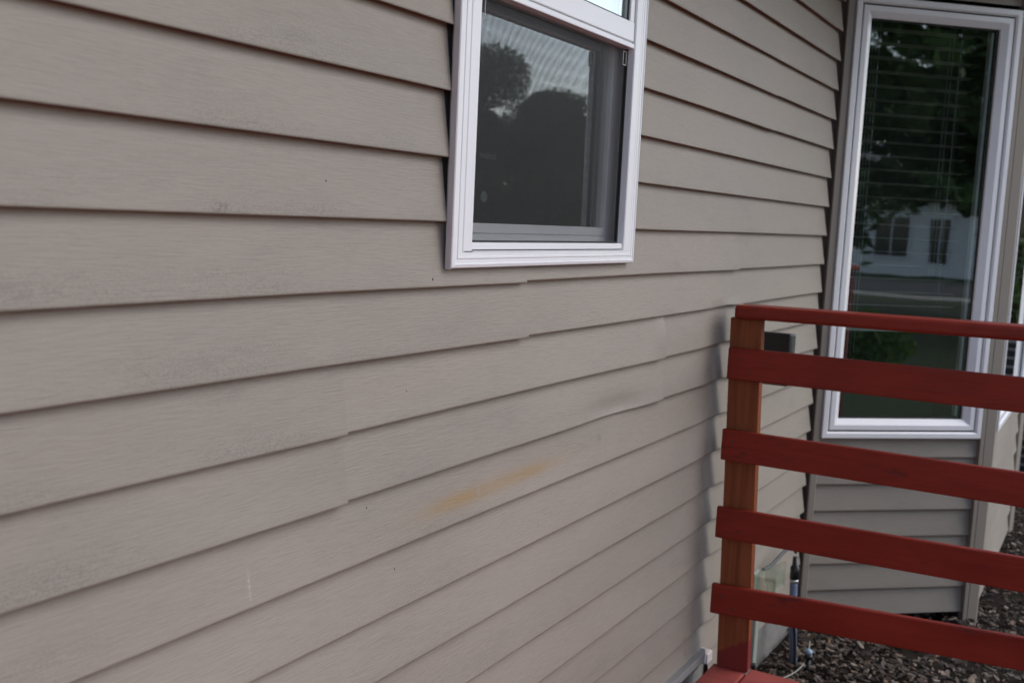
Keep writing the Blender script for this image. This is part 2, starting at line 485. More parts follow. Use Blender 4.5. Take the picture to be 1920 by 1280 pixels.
def warp_main(x, z, k):
    a = b = 0.0
    kk = max(0.0, min(1.0, k))
    # softened siding beside the rail post: a valley with a long left slope and a short right one
    if z > -1.16 and z < -0.19:
        d = x - 2.722
        a -= 0.0060 * math.exp(-(d / (0.065 if d < 0 else 0.030)) ** 2) * (1 - 0.6 * kk)
        a += 0.0030 * math.exp(-((x - 2.845) / 0.05) ** 2) * (1 - 0.6 * kk)
        b += 0.0030 * math.exp(-((x - 2.79) / 0.05) ** 2)
    lip = z - k * h
    # heat-softened lip, sunk and wavy
    if abs(lip + 4 * h) < 0.02:
        u = (x - 2.06) / 0.15
        a -= 0.0030 * math.exp(-u * u) * (1 - kk) ** 1.3 + 0.0080 * math.exp(-((x - 2.10) / 0.14) ** 2) * math.exp(-((kk - 0.15) / 0.14) ** 2)
        b += 0.0016 * math.sin((x - 1.85) * 9) * math.exp(-((x - 2.05) / 0.25) ** 2)
    if abs(lip + 5 * h) < 0.02:
        u = (x - 1.9) / 0.4
        a -= 0.0025 * math.exp(-u * u) * math.sin(math.pi * min(1, kk))
    # trimmed end by the bay: lips pull in and flare
    u = (XEND - x) / 0.06
    if u < 3: a += 0.003 * math.exp(-u * u) * (1 - kk)
    return a, b


house = tag(empty("house", (2.4, 0.3, 0)), "house wall clad in tan horizontal lapped siding with white windows and an angled bay", "house")

mb = MB(); mb.fixn = False
SEAMS = {3: [1.152, 2.335], 4: [1.155, 2.350], 1: [1.650, 2.86], 2: [1.664], -3: [3.1], -4: [3.1], 0: [], 6: [0.2], 5: [0.2], -1: [-0.4], -2: [-0.4], 7: [-0.7], 8: [-0.7]}
XSTART = -3.2
PANEL = {(3, 0): 0.02, (3, 1): 0.9, (4, 0): 0.15, (4, 1): 0.8, (3, 2): 0.35, (4, 2): 0.45, (1, 0): 0.45, (1, 1): 0.75, (2, 0): 0.3, (2, 1): 0.7}
for k in range(-12, 13):
    lip = -k * h
    if lip + h < -1.19: continue
    spans = []
    cuts = sorted(SEAMS.get(k, []))
    if lip + h > W_B + 0.004 and lip < 1.0:
        ztop_hole = 0.92
        if lip < W_B:       # course cut under the sill: the lower strip passes below it
            spans.append((XSTART, XEND, None))
        elif lip < ztop_hole:
            spans.append((XSTART, W_L - 0.0078, None)); spans.append((W_R + 0.004, XEND, None))
        else:
            spans.append((XSTART, XEND, None))
    else:
        spans.append((XSTART, XEND, None))
    for (a, b, top) in spans:
        cs = [a] + [c for c in cuts if a + 0.02 < c < b - 0.02] + [b]
        for i in range(len(cs) - 1):
            xe = cs[i + 1]
            if abs(xe - XEND) < 1e-6: xe = XEND + 0.004 * mnoise.noise((k * 1.7, 3, 1)) 
            ci = sum(1 for c in cuts if c <= cs[i] + 0.001)      # which panel of the course
            pan = PANEL.get((k, ci), 0.5 + 0.5 * mnoise.noise((k // 2 * 3.7 + 0.3, ci * 5.1 + 0.7, 2.2)))
            fA = len(mb.f)
            siding_strip(mb, Tmain, cs[i] - (0.012 if i else 0), xe, lip, h, 0.025, k * 1.37 + ci * 0.6, i < len(cs) - 2, i > 0, warp_main, top, pan)
            if lip < W_B < lip + h:          # notch this course where the sill sits in it
                keep = []
                for fi in range(fA, len(mb.f)):
                    P_ = [mb.v[q_] for q_ in mb.f[fi]]
                    if min(p_[2] for p_ in P_) > ZO - 0.057 and min(p_[0] for p_ in P_) > 1.388 and max(p_[0] for p_ in P_) < 2.090: continue
                    keep.append(fi)
                mb.mi = {**{a_: b_ for a_, b_ in mb.mi.items() if a_ < fA}, **{fA + n_: mb.mi[fi] for n_, fi in enumerate(keep) if fi in mb.mi}}
                mb.f[fA:] = [mb.f[fi] for fi in keep]; mb.sm[fA:] = [mb.sm[fi] for fi in keep]
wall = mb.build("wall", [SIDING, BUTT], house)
wall["label"] = "long wall of tan lapped vinyl siding with grey mildew and a yellow scorch mark"

mb = MB()
mb.box((XSTART, 0.02, -0.3), (4.4, 0.25, ZO - 1.262))
mb.build("foundation", CONC, wall)
mb = MB(); mb.box((XSTART, -0.014, ZO - 1.212), (2.765, 0.012, ZO - 1.189)); mb.box((XSTART, 0.004, ZO - 1.232), (2.765, 0.015, ZO - 1.212))
mb.build("starter_strip", METAL, wall, 0.002)
mb = MB(); mb.box((2.775, -0.010, ZO - 1.232), (2.785, 0.012, ZO - 1.185)); mb.box((2.785, -0.014, ZO - 1.236), (2.83, 0.01, ZO - 1.205))
mb.build("flashing_end", WHITE_OLD, wall, 0.003)
# beyond the deck the siding runs on down to the footing
mb = MB(); mb.fixn = False
for k in (12, 13):
    siding_strip(mb, Tmain, 2.80 if k == 12 else 2.86, XEND, -k * h, h, 0.03, k * 2.2, False, False, None, None)
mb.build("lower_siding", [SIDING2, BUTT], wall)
# insect specks and dirt flecks stuck on the siding
mb = MB()
SPK = [(1.352, -0.090, .006), (1.396, -0.188, .004), (1.216, -0.430, .004), (1.30, -0.262, .003), (0.72, -0.335, .003), (1.10, 0.05, .003), (0.965, -0.412, .004),
       (1.06, -0.61, .003), (1.29, -0.545, .003), (2.05, 0.04, .003), (3.07, 0.10, .005), (2.62, -0.62, .003), (1.75, -0.58, .002), (0.83, -0.20, .002), (1.56, -0.66, .003), (2.5, -0.35, .003), (1.02, -0.69, .003), (1.24, 0.075, .003)]
for (x, z, r) in SPK:
    kk = math.ceil(-z / h - 1e-6); fr_ = (z + kk * h) / h
    o = -LIPZ * fr_
    bm = bmesh.new(); bmesh.ops.create_icosphere(bm, subdivisions=1, radius=1)
    a = rng.uniform(-.5, .5)
    vs = [(x + (v.co.x * .45 * math.cos(a) - v.co.z * math.sin(a)) * r * .55, -o + v.co.y * r * .3 - 0.0006, z + ZO + (v.co.x * .45 * math.sin(a) + v.co.z * math.cos(a)) * r * .55) for v in bm.verts]
    fs = [tuple(v.index for v in f.verts) for f in bm.faces]; bm.free()
    mb.add(vs, fs, True)
sp = mb.build("dirt_speck", GASKET, wall); sp["kind"] = "stuff"

# ------------------------------------------------------------------ near window (double hung, screen on the lower half)
def Tw(x, d, z): return Vector((x, d, z + ZO))


ZT = 1.06          # frame head, above the picture
F0, F1 = 1.385, 2.097
fb = -0.0725
win = MB()
# mitred casing profile; d = y (negative = out of the wall)
def rect(i, ib, d, it=None): return (F0 + i, fb + ib, F1 - i, ZT - (it if it is not None else i), d)
win.ring([rect(0, 0, 0.0005), rect(0, 0, -0.0105), rect(0.0012, 0.0012, -0.012), rect(0.008, 0.006, -0.0135), rect(0.010, 0.0075, -0.0115), rect(0.0145, 0.0145, -0.0115),
          rect(0.0155, 0.0155, -0.0130), rect(0.020, 0.0185, -0.0130), rect(0.0212, 0.0195, -0.012), rect(0.028, 0.0245, -0.012), rect(0.030, 0.0258, -0.0108)],
         [rect(0.0315, 0.0262, -0.0125), rect(0.0565, 0.0268, -0.0125), rect(0.058, 0.0275, -0.0105), rect(0.058, 0.0275, 0.012)], Tw)
window = win.build("window", WHITE, house)
window["label"] = "white double-hung window with insect screen over its lower half"
mb = MB(); mb.box((F0 - 0.0005, -0.0102, fb - 0.002), (F0 + 0.0006, 0.0005, ZT), Tw)
mb.build("weathered_edge", WHITE_OLD, window)
xi0, xi1 = F0 + 0.058, F1 - 0.058
mb = MB(); mb.box((F0 - 0.030, 0.0150, fb - 0.002), (F0 + 0.02, 0.03, ZT), Tw); mb.build('channel', simple('dark_channel', (0.03, 0.026, 0.024), 0.7), window)
# strip above the sill, slightly set back
mb = MB(); mb.box((xi0, -0.0085, fb + 0.0295), (xi1, 0.02, -0.0315), Tw)
mb.build("sill_strip", WHITE, window, 0.0015)
mb = MB(); mb.box((xi0, -0.006, fb + 0.0268), (xi1, 0.01, fb + 0.0292), Tw); mb.box((F0 + 0.034, -0.0128, fb + 0.0262), (xi0 + 0.001, -0.011, fb + 0.0275), Tw)
mb.build("weep_gap", GASKET, window)
# meeting rail = bottom rail of the upper sash
zr0, zr1 = 0.3735, 0.4235
mb = MB()
mb.box((xi0, -0.010, zr0 + 0.011), (xi1 - 0.004, 0.020, zr1), Tw)
mb.box((xi0, -0.0065, zr0 + 0.0075), (xi1 - 0.004, 0.019, zr0 + 0.011), Tw)
mb.box((xi0, -0.0125, zr0 - 0.003), (xi1 - 0.004, 0.017, zr0 + 0.0075), Tw)
mb.box((xi0, -0.008, zr1), (xi0 + 0.022, 0.02, ZT - 0.05), Tw); mb.box((xi1 - 0.022, -0.008, zr1), (xi1 - 0.003, 0.02, ZT - 0.05), Tw)
mb.build("upper_sash", WHITE, window, 0.0018)
mb = MB(); mb.box((xi0 + 0.02, 0.0030, zr1 - 0.002), (xi1 - 0.018, 0.0034, ZT - 0.05), Tw)
mb.build("upper_pane", GLASS, window)
mb = MB(); mb.box((xi0 + 0.0225, -0.004, zr1), (xi1 - 0.0225, -0.001, zr1 + 0.004), Tw); mb.box((xi1 - 0.0262, -0.004, zr1), (xi1 - 0.0222, -0.001, ZT - 0.05), Tw)
mb.build("glazing_bead", GASKET, window)
# white roller shade down behind the upper pane
mb = MB(); n = 60
vs = []; fs = []
for i in range(n + 1):
    x = xi0 + 0.005 + (xi1 - xi0 - 0.01) * i / n
    for z in (zr1 - 0.02, ZT - 0.04): vs.append(Tw(x, 0.030 + 0.001 * math.sin(i * 0.9), z))
for i in range(n): fs.append((2 * i, 2 * i + 2, 2 * i + 3, 2 * i + 1))
mb.add(vs, fs, True); mb.build("roller_shade", SHADE, window)
# lower sash, behind the screen, in a wider track
mb = MB(); s0, s1 = 1.412, 2.072
mb.box((s0, 0.030, -0.034), (s0 + 0.047, 0.062, 0.43), Tw); mb.box((2.026, 0.030, -0.034), (s1, 0.062, 0.43), Tw)
mb.box((s0 + 0.047, 0.030, -0.034), (2.026, 0.062, -0.018), Tw); mb.box((s0 + 0.047, 0.033, -0.018), (2.026, 0.062, -0.0165), Tw); mb.box((s0 + 0.047, 0.031, -0.0165), (2.026, 0.062, 0.000), Tw)
mb.box((s0 + 0.047, 0.030, 0.385), (2.026, 0.062, 0.43), Tw)
mb.build("lower_sash", WHITE, window, 0.002)
mb = MB(); mb.box((s0 + 0.04, 0.0400, -0.002), (2.03, 0.0404, 0.39), Tw)
mb.build("lower_pane", GLASS, window)
mb = MB(); mb.box((xi0 - 0.04, 0.0121, -0.06), (xi0 - 0.031, 0.07, 0.44), Tw); mb.box((xi1 + 0.034, 0.0121, -0.06), (xi1 + 0.043, 0.07, 0.44), Tw); mb.box((xi0 - 0.03, 0.0125, -0.06), (xi1 + 0.033, 0.07, -0.036), Tw)
mb.build("track", WHITE, window)
# screen cloth (bellies a little) with its frame
mb = MB(); nx, nz = 30, 22; vs = []; fs = []
for i in range(nx + 1):
    for j in range(nz + 1):
        u, v = i / nx, j / nz
        bel = 0.0030 * math.sin(math.pi * u) * math.sin(math.pi * v) + 0.0012 * mnoise.noise((u * 2.3, v * 2.1, 4)) * math.sin(math.pi * u) * math.sin(math.pi * v) * 2
        # the cloth is pulled out of square towards its top corners
        vs.append(Tw(xi0 + (xi1 - xi0) * u, 0.0065 - bel, -0.0305 + (zr0 + 0.0295) * v))
for i in range(nx):
    for j in range(nz):
        a = i * (nz + 1) + j; fs.append((a, a + nz + 1, a + nz + 2, a + 1))
mb.add(vs, fs, True); scr = mb.build("insect_screen", SCREEN, window)
mb = MB(); mb.box((xi0, 0.003, -0.0312), (xi1, 0.010, -0.0278), Tw); mb.box((xi1 - 0.004, 0.003, -0.0278), (xi1, 0.010, zr0 - 0.003), Tw); mb.box((xi0, 0.003, -0.0278), (xi0 + 0.004, 0.010, zr0 - 0.003), Tw)
mb.build("screen_frame", GASKET, window)
CLEAR = simple("grey_tab", (0.22, 0.22, 0.22), 0.35)
for (x, z) in ((xi1 - 0.030, 0.335), (xi0 + 0.012, 0.335)):
    mb = MB()
    for q in ((0, 0, 0.018, 0.003), (0, 0.027, 0.018, 0.030), (0, 0.003, 0.003, 0.027), (0.015, 0.003, 0.018, 0.027)):
        mb.box((x + q[0], 0.000, z + q[1]), (x + q[2], 0.0025, z + q[3]), Tw)
    mb.build("pull_tab", CLEAR, window, 0.0008)
# etched maker's stamp and a small green sticker on the glass
ST = simple("etch", (0.06, 0.065, 0.065), 0.7); GR = simple("green_sticker", (0.035, 0.065, 0.052), 0.6)
mb = MB(); vs = [Tw(1.555, 0.0396, 0.046)] + [Tw(1.555 + 0.011 * math.cos(2 * math.pi * k / 20), 0.0396, 0.046 + 0.0095 * math.sin(2 * math.pi * k / 20)) for k in range(20)]
mb.add(vs, [(0, k + 1, (k + 1) % 20 + 1) for k in range(20)]); mb.build("sticker", GR, window)


def text_mesh(name, body, size, loc, rotm, mat, parent):
    cu = bpy.data.curves.new(name, 'FONT'); cu.body = body; cu.size = size; cu.extrude = 0.0001
    o = bpy.data.objects.new(name + "_tmp", cu); sc.collection.objects.link(o)
    dg = bpy.context.evaluated_depsgraph_get()
    me = bpy.data.meshes.new_from_object(o.evaluated_get(dg))
    bpy.data.objects.remove(o)
    T_ = Matrix.Translation(loc) @ rotm
    me.transform(Matrix.Translation(-wloc(parent)) @ T_)
    me.materials.clear(); me.materials.append(mat)
    ob = bpy.data.objects.new(name, me); sc.collection.objects.link(ob); ob.parent = parent
    return ob


text_mesh("etched_stamp", "method", 0.017, Vector((1.535, 0.0394, 0.112 + ZO)), Matrix.Rotation(R(90), 4, 'X'), ST, window)
# dim room behind the window
def room(name, T, x0, x1, z0, z1, d0, d1, parent):
    mb = MB(); mb.fixn = False
    mb.box((x0, d0, z0), (x1, d1, z1), T)
    mb.f = [f for i, f in enumerate(mb.f) if i != 2]; mb.sm = mb.sm[:5]
    return mb.build(name, DARKROOM, parent)
room("room_interior", Tw, 1.15, 2.6, -0.9, 1.1, 0.075, 2.6, window)

# ------------------------------------------------------------------ bay
BA = R(48); C0 = Vector((3.83, 0, 0)); bt = Vector((math.cos(BA), -math.sin(BA), 0)); bn = Vector((-math.sin(BA), -math.cos(BA), 0))


def Tb(t, o, z): return C0 + bt * t + bn * o + Vector((0, 0, z + ZO))       # o = out of the bay face
def Tbd(t, d, z): return Tb(t, -d, z)


TC = 0.750; FC = Tb(TC, 0, 0); FY = FC.y; FX0 = FC.x; FX1 = 5.75
def Tf(x, o, z): return Vector((x, FY - o, z + ZO))
def Tfd(x, d, z): return Tf(x, -d, z)


mb = MB(); mb.fixn = False
BZ0 = -1.428
for k in range(0, 8):
    lip = BZ0 + 0.1022 * k
    top = None
    if lip > -0.75: continue
    siding_strip(mb, Tb, 0.034, 0.70, lip, 0.1022, 0.05, 50 + k * 1.9, False, False, None, min(0.108, -0.715 - lip) if lip > -0.86 else None)
UP = MB(); UP.fixn = False
for k in range(0, 3):      # above the bay windows
    siding_strip(UP, Tb, 0.034, 0.70, 0.86 + 0.1022 * k, 0.1022, 0.05, 95 + k, False, False)
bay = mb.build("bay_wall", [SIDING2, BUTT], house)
bay["label"] = "bay's angled face with short grey-tan siding courses below its tall window"
mb = MB(); mb.fixn = False
for k in range(0, 9):
    lip = -1.44 + 0.1022 * k
    if lip > -0.73: continue
    siding_strip(mb, Tf, FX0 + 0.03, FX1, lip, 0.1022, 0.05, 80 + k * 1.9, False, False, None, min(0.108, -0.705 - lip) if lip > -0.85 else None)
for k in range(0, 3):
    siding_strip(UP, Tf, FX0 + 0.03, FX1, 0.86 + 0.1022 * k, 0.1022, 0.05, 99 + k, False, False)
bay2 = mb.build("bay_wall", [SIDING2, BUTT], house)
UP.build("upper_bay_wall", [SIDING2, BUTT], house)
bay2["label"] = "bay's front face of pale siding seen almost edge-on"
# inside-corner trim against the long wall, rounded edge
mb = MB()
mb.box((0.004, -0.03, -1.47), (0.032, 0.012, 1.25), Tb)
mb.build("inside_corner_trim", TRIM, bay, 0.004, 3)
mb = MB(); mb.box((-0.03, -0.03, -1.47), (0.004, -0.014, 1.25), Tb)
mb.build("corner_channel", simple("brown_shadow_channel", (0.07, 0.05, 0.042), 0.6), bay)  # coloured dark to paint in the shadow between wall ends and trim
# outside corner post: two legs joined
q = 0.014
oc = FC + bn * 0; 
# outer corner point: on bay plane offset q and facet plane offset q
yq = FY - q; tq = (yq - C0.y - bn.y * q) / bt.y; xq = (C0 + bt * tq + bn * q).x
def prism(mb, poly, z0, z1):
    n = len(poly)
    mb.add([(p[0], p[1], z0 + ZO) for p in poly] + [(p[0], p[1], z1 + ZO) for p in poly],
           [tuple(reversed(range(n))), tuple(range(n, 2 * n))] + [(i, (i + 1) % n, n + (i + 1) % n, n + i) for i in range(n)])
a1 = Tb(0.697, q, 0); a2 = Tb(0.697, -0.02, 0); g0 = Tb(0.712, q, 0); g1 = Tb(0.713, q - 0.002, 0); g2 = Tb(0.715, q - 0.002, 0); g3 = Tb(0.716, q, 0)
poly = [(a1.x, a1.y), (g0.x, g0.y), (g1.x, g1.y), (g2.x, g2.y), (g3.x, g3.y), (xq, yq), (xq + 0.035, yq), (xq + 0.035, FY + 0.02), (FX0 + 0.02, FY + 0.03), (a2.x, a2.y)]
mb = MB(); prism(mb, poly, -1.50, 1.25)
mb.build("corner_post", TRIM, bay, 0.003, 2)
mb = MB(); prism(mb, [(FX1 + 0.006, FY - 0.004), (FX1 + 0.07, FY - 0.016), (FX1 + 0.09, FY - 0.01), (FX1 + 0.09, FY + 0.04), (FX1 + 0.006, FY + 0.03)], -1.46, 1.25)
mb.build("corner_post", TRIM, bay, 0.003, 2)
# far return of the bay, back to the house
mb = MB(); prism(mb, [(FX1 + 0.09, FY + 0.0), (FX1 + 0.09 + 0.5, FY + 0.555), (FX1 + 0.05 + 0.5, FY + 0.575), (FX1 + 0.05, FY + 0.03)], -1.42, 1.25)
mb.build("far_return", TRIM, bay)
mb = MB(); prism(mb, [(FX1 + 0.6, 0.02), (9.5, 0.02), (9.5, 0.2), (FX1 + 0.6, 0.2)], -1.3, 1.3); mb.build("far_wall", TRIM, house)

# casement window in the bay
def bay_window(name, T, t0, t1, z0, z1, ow, gapw, sw, parent, label, right_bead=0.0):
    w = MB()
    def r(i, d): return (t0 + i, z0 + i, t1 - i, z1 - i, d)
    w.ring([r(0, 0.02), r(0, -0.018), r(0.002, -0.020), r(ow - 0.006, -0.020), r(ow - 0.002, -0.016)], [r(ow, -0.014), r(ow, 0.02)], T)
    f = w.build(name, WHITE, parent); f["label"] = label
    w = MB(); i = ow + gapw
    w.ring([r(i, 0.03), r(i, -0.013), r(i + 0.002, -0.015), r(i + sw * 0.45, -0.015)], [r(i + sw * 0.52, -0.0135), r(i + sw, 0.002), r(i + sw, 0.014)], T)
    w.build("sash", WHITE, f)
    w = MB(); w.ring([r(ow, -0.004), r(ow + gapw, -0.004)], [], T); w.build("weather_seal", GASKET, f)
    w = MB(); j = i + sw
    w.ring([r(j, 0.0115), r(j + 0.006, 0.0115), r(j + 0.006, 0.03)], [], T); w.build("gasket", GASKET, f)
    w = MB(); w.box((t0 + j - 0.004, 0.014, z0 + j - 0.004), (t1 - j + 0.004, 0.0144, z1 - j + 0.004), T); w.build("pane", GLASS, f)
    return f, j


w2, j = bay_window("window", Tbd, 0.034, 0.692, -0.738, 0.842, 0.024, 0.006, 0.040, house, "tall casement window in the bay's angled face, blinds half lowered")
room("room_interior", Tbd, 0.04, 0.70, -0.90, 1.1, 0.06, 1.6, w2)
# venetian blind: open slats down to a bottom rail
mb = MB(); bz1 = 0.80; z = bz1
while z > -0.285:
    n = 6; vs = []
    for i in range(n + 1):
        u = i / n - 0.5
        for t in (0.10, 0.575): vs.append(Tbd(t, 0.075 + u * 0.048, z + 0.003 * (1 - 4 * u * u) - u * 0.004))
    mb.add(vs, [(2 * i, 2 * i + 1, 2 * i + 3, 2 * i + 2) for i in range(n)], True)
    z -= 0.0500
mb.box((0.10, 0.055, -0.345), (0.575, 0.095, -0.315), Tbd)
for t in (0.17, 0.50):
    mb.box((t, 0.05, -0.2), (t + 0.001, 0.051, 0.8), Tbd)
for t in (0.145, 0.158, 0.172, 0.455, 0.47): mb.box((t, 0.052, -0.6 + t), (t + 0.0008, 0.0528, 0.8), Tbd)
mb.build("blind", BLIND, w2)
mb = MB(); mb.box((0.605, 0.03, -0.66), (0.625, 0.05, 0.80), Tbd); mb.build("inner_stop", WHITE, w2)

w3, j3 = bay_window("window", Tfd, FX0 + 0.042, FX1 - 0.03, -0.72, 0.842, 0.024, 0.006, 0.040, house, "wide front window of the bay seen almost edge-on, white grid bars")
mb = MB()
xm0, xm1, zm0, zm1 = FX0 + 0.042 + j3, FX1 - 0.03 - j3, -0.72 + j3, 0.842 - j3
for q2 in (1, 2, 3):
    x = xm0 + (xm1 - xm0) * q2 / 4; mb.box((x - 0.009, 0.0155, zm0), (x + 0.009, 0.022, zm1), Tfd)
for q2 in (1, 2, 3, 4):
    zz = zm0 + (zm1 - zm0) * q2 / 5; mb.box((xm0, 0.0160, zz - 0.009), (xm1, 0.0215, zz + 0.009), Tfd)
mb.build("muntin", WHITE, w3)
room("room_interior", Tfd, FX0 + 0.2, FX1 - 0.1, -0.9, 1.1, 0.06, 1.2, w3)

# eaves and roof over it all
mb = MB(); mb.box((-3.4, -0.55, 1.24), (3.74, 0.4, 1.27), Tw)
mb.build("soffit", TRIM, house)
mb = MB(); mb.box((3.75, -0.80, 1.06), (9.4, -0.56, 1.09), Tw); mb.box((3.75, -0.55, 1.06), (9.4, 0.0, 1.09), Tw); mb.box((3.75, -0.83, 1.04), (9.4, -0.80, 1.2), Tw)
mb.build("bay_eave", simple("brown_eave", (0.11, 0.075, 0.052), 0.8), house)
mb = MB(); mb.add([Tw(-3.5, -0.6, 1.27), Tw(9.6, -1.0, 1.27), Tw(9.6, 5, 3.2), Tw(-3.5, 5, 3.2), Tw(-3.5, -0.6, 1.42), Tw(9.6, -1.0, 1.42), Tw(9.6, 5, 3.35), Tw(-3.5, 5, 3.35)],
                  [(0, 3, 2, 1), (4, 5, 6, 7), (0, 1, 5, 4), (1, 2, 6, 5), (2, 3, 7, 6), (3, 0, 4, 7)])
mb.build("roof", simple("asphalt_shingle", (0.07, 0.065, 0.06), 0.9, 0.2, 0.3, 20), house)
mb = MB(); mb.box((-3.3, 5.0, -1.5), (9.6, 5.2, 3.2), Tw); mb.box((-3.4, 0.05, -1.5), (-3.2, 5.0, 3.0), Tw); mb.box((9.5, 0.05, -1.5), (9.6, 5.0, 3.0), Tw)
mb.build("back_wall", TRIM, house)

# ------------------------------------------------------------------ deck and railing
DZ = ZO - 1.2205; DX1 = 2.805
deck = tag(empty("deck", (0.2, -1.8, 0)), "low red painted wooden deck along the house wall", "deck")
y = -0.036
first = True
while y > -2.9:
    wd = 0.095 if first else 0.138; first = False
    mb = MB(); mb.box((-3.0, y - wd, DZ - 0.03), (DX1 if y < -0.13 else DX1 - 0.026, y, DZ))
    mb.build("deck_board", REDDECK, deck, 0.004)
    y -= wd + 0.006
mb = MB(); mb.box((DX1 - 0.06, -2.95, 0.01), (DX1 - 0.022, -0.03, DZ - 0.031)); mb.box((-3.0, -3.10, 0.0), (DX1 - 0.03, -3.075, DZ - 0.001))
mb.build("rim_joist", REDDECK, deck)

rail = tag(empty("deck_railing", (2.83, -0.06, DZ)), "red deck railing of four flat boards and a flat cap on a brown post", "railing")
ru = Vector((0.08, -1, 0)).normalized(); rb = Vector((1, 0.08, 0)).normalized(); RO = Vector((2.7377, -0.02, 0))


def Tr(s, b, z): return RO + ru * s + rb * b + Vector((0, 0, z + ZO))


def rboard(name, s0, s1, b0, b1, zt0, hh, slope, mat, bev, seg=2, wav=0.0):
    mb = MB(); n = 24; vs = []
    for i in range(n + 1):
        s = s0 + (s1 - s0) * i / n
        z1 = zt0 + slope * s + wav * mnoise.noise((s * 2.1, zt0 * 9, 1)); z0 = z1 - hh
        db = 0.0015 * mnoise.noise((s * 1.3, zt0 * 7, 5))
        vs += [Tr(s, b0 + db, z0), Tr(s, b1 + db, z0), Tr(s, b1 + db, z1), Tr(s, b0 + db, z1)]
    fs = [(0, 1, 2, 3), tuple(n * 4 + i for i in (3, 2, 1, 0))]
    for i in range(n):
        for k in range(4): fs.append((i * 4 + k, (i + 1) * 4 + k, (i + 1) * 4 + (k + 1) % 4, i * 4 + (k + 1) % 4))
    mb.add(vs, fs)
    return mb.build(name, mat, rail, bev, seg)


REND = 2.86
for (zt, hh, sl, s0) in ((-0.3100, 0.0872, -0.0065, 0.006), (-0.5365, 0.0866, -0.015, 0.005), (-0.7557, 0.0881, -0.004, 0.005), (-0.9769, 0.0852, 0.022, 0.006)):
    rboard("rail_board", s0, REND, 0.0, 0.0185, zt, hh, sl, RED, 0.0035, 2, 0.0012)
rboard("top_rail", 0.016, REND, -0.006, 0.086, -0.1935, 0.0367, 0.004, RED, 0.009, 4, 0.001)
mb = MB(); vs = [Tr(0.0185, 0.012, -0.1932), Tr(0.040, 0.010, -0.1928), Tr(0.030, 0.034, -0.1928), Tr(0.026, 0.018, -0.188)]
mb.add(vs, [(0, 1, 3), (1, 2, 3), (2, 0, 3), (0, 2, 1)]); mb.build("splinter", RAWWOOD, rail)


def post(y0b, y1b, y0t, y1t, x0=0.0195, name="post"):
    mb = MB(); n = 14; vs = []
    zb, zt = -1.2205, -0.2302
    for i in range(n + 1):
        q2 = i / n; z = zb + (zt - zb) * q2
        ya, yb = y0b + (y0t - y0b) * q2, y1b + (y1t - y1b) * q2
        for (yy, bb) in ((ya, x0), (yb, x0), (yb, x0 + 0.038), (ya, x0 + 0.038)):
            vs.append(Tr(-yy, bb, z))
    fs = [(3, 2, 1, 0), tuple(n * 4 + i for i in range(4))]
    for i in range(n):
        for k in range(4): fs.append((i * 4 + k, i * 4 + (k + 1) % 4, (i + 1) * 4 + (k + 1) % 4, (i + 1) * 4 + k))
    mb.add(vs, fs)
    return mb.build(name, POSTW, rail, 0.0025)


post(-0.120, -0.032, -0.087, -0.001)
SCREW = simple("painted_screw", (0.045, 0.016, 0.012), 0.5, 0.5)
for zc in (-0.353, -0.580, -0.800, -1.020):
    for (s_, dz_) in ((0.036, 0.012), (0.070, -0.016)):
        mb = MB(); c_ = Tr(s_, -0.0012, zc + dz_)
        mb.tube([c_ - rb * 0.0006, c_ + rb * 0.003], 0.0032, 10); mb.build("screw", SCREW, rail)
post(-1.50, -1.41, -1.50, -1.41)
post(-2.83, -2.74, -2.83, -2.74)

# ------------------------------------------------------------------ ground and mulch
def sheet(name, mat, x0, x1, y0, y1, z, nx=1, ny=1, amp=0.0, kind="structure"):
    mb = MB(); vs = []; fs = []
    for i in range(nx + 1):
        for j in range(ny + 1):
            x = x0 + (x1 - x0) * i / nx; yy = y0 + (y1 - y0) * j / ny
            vs.append((x, yy, z + amp * mnoise.noise((x * 1.7, yy * 1.7, 2))))
    for i in range(nx):
        for j in range(ny):
            a = i * (ny + 1) + j; fs.append((a, a + ny + 1, a + ny + 2, a + 1))
    mb.add(vs, fs, True); o = mb.build(name, mat); o["kind"] = kind
    return o


LAWN = simple("lawn_grass", (0.036, 0.052, 0.022), 0.9, 0.2, 0.3, 3.0, 0.02)
sheet("ground", LAWN, -120, 120, -120, 60, -0.022)
bed = sheet("mulch_bed", SOIL, 2.6, 14, -2.4, 0.8, -0.006, 60, 30, 0.012)


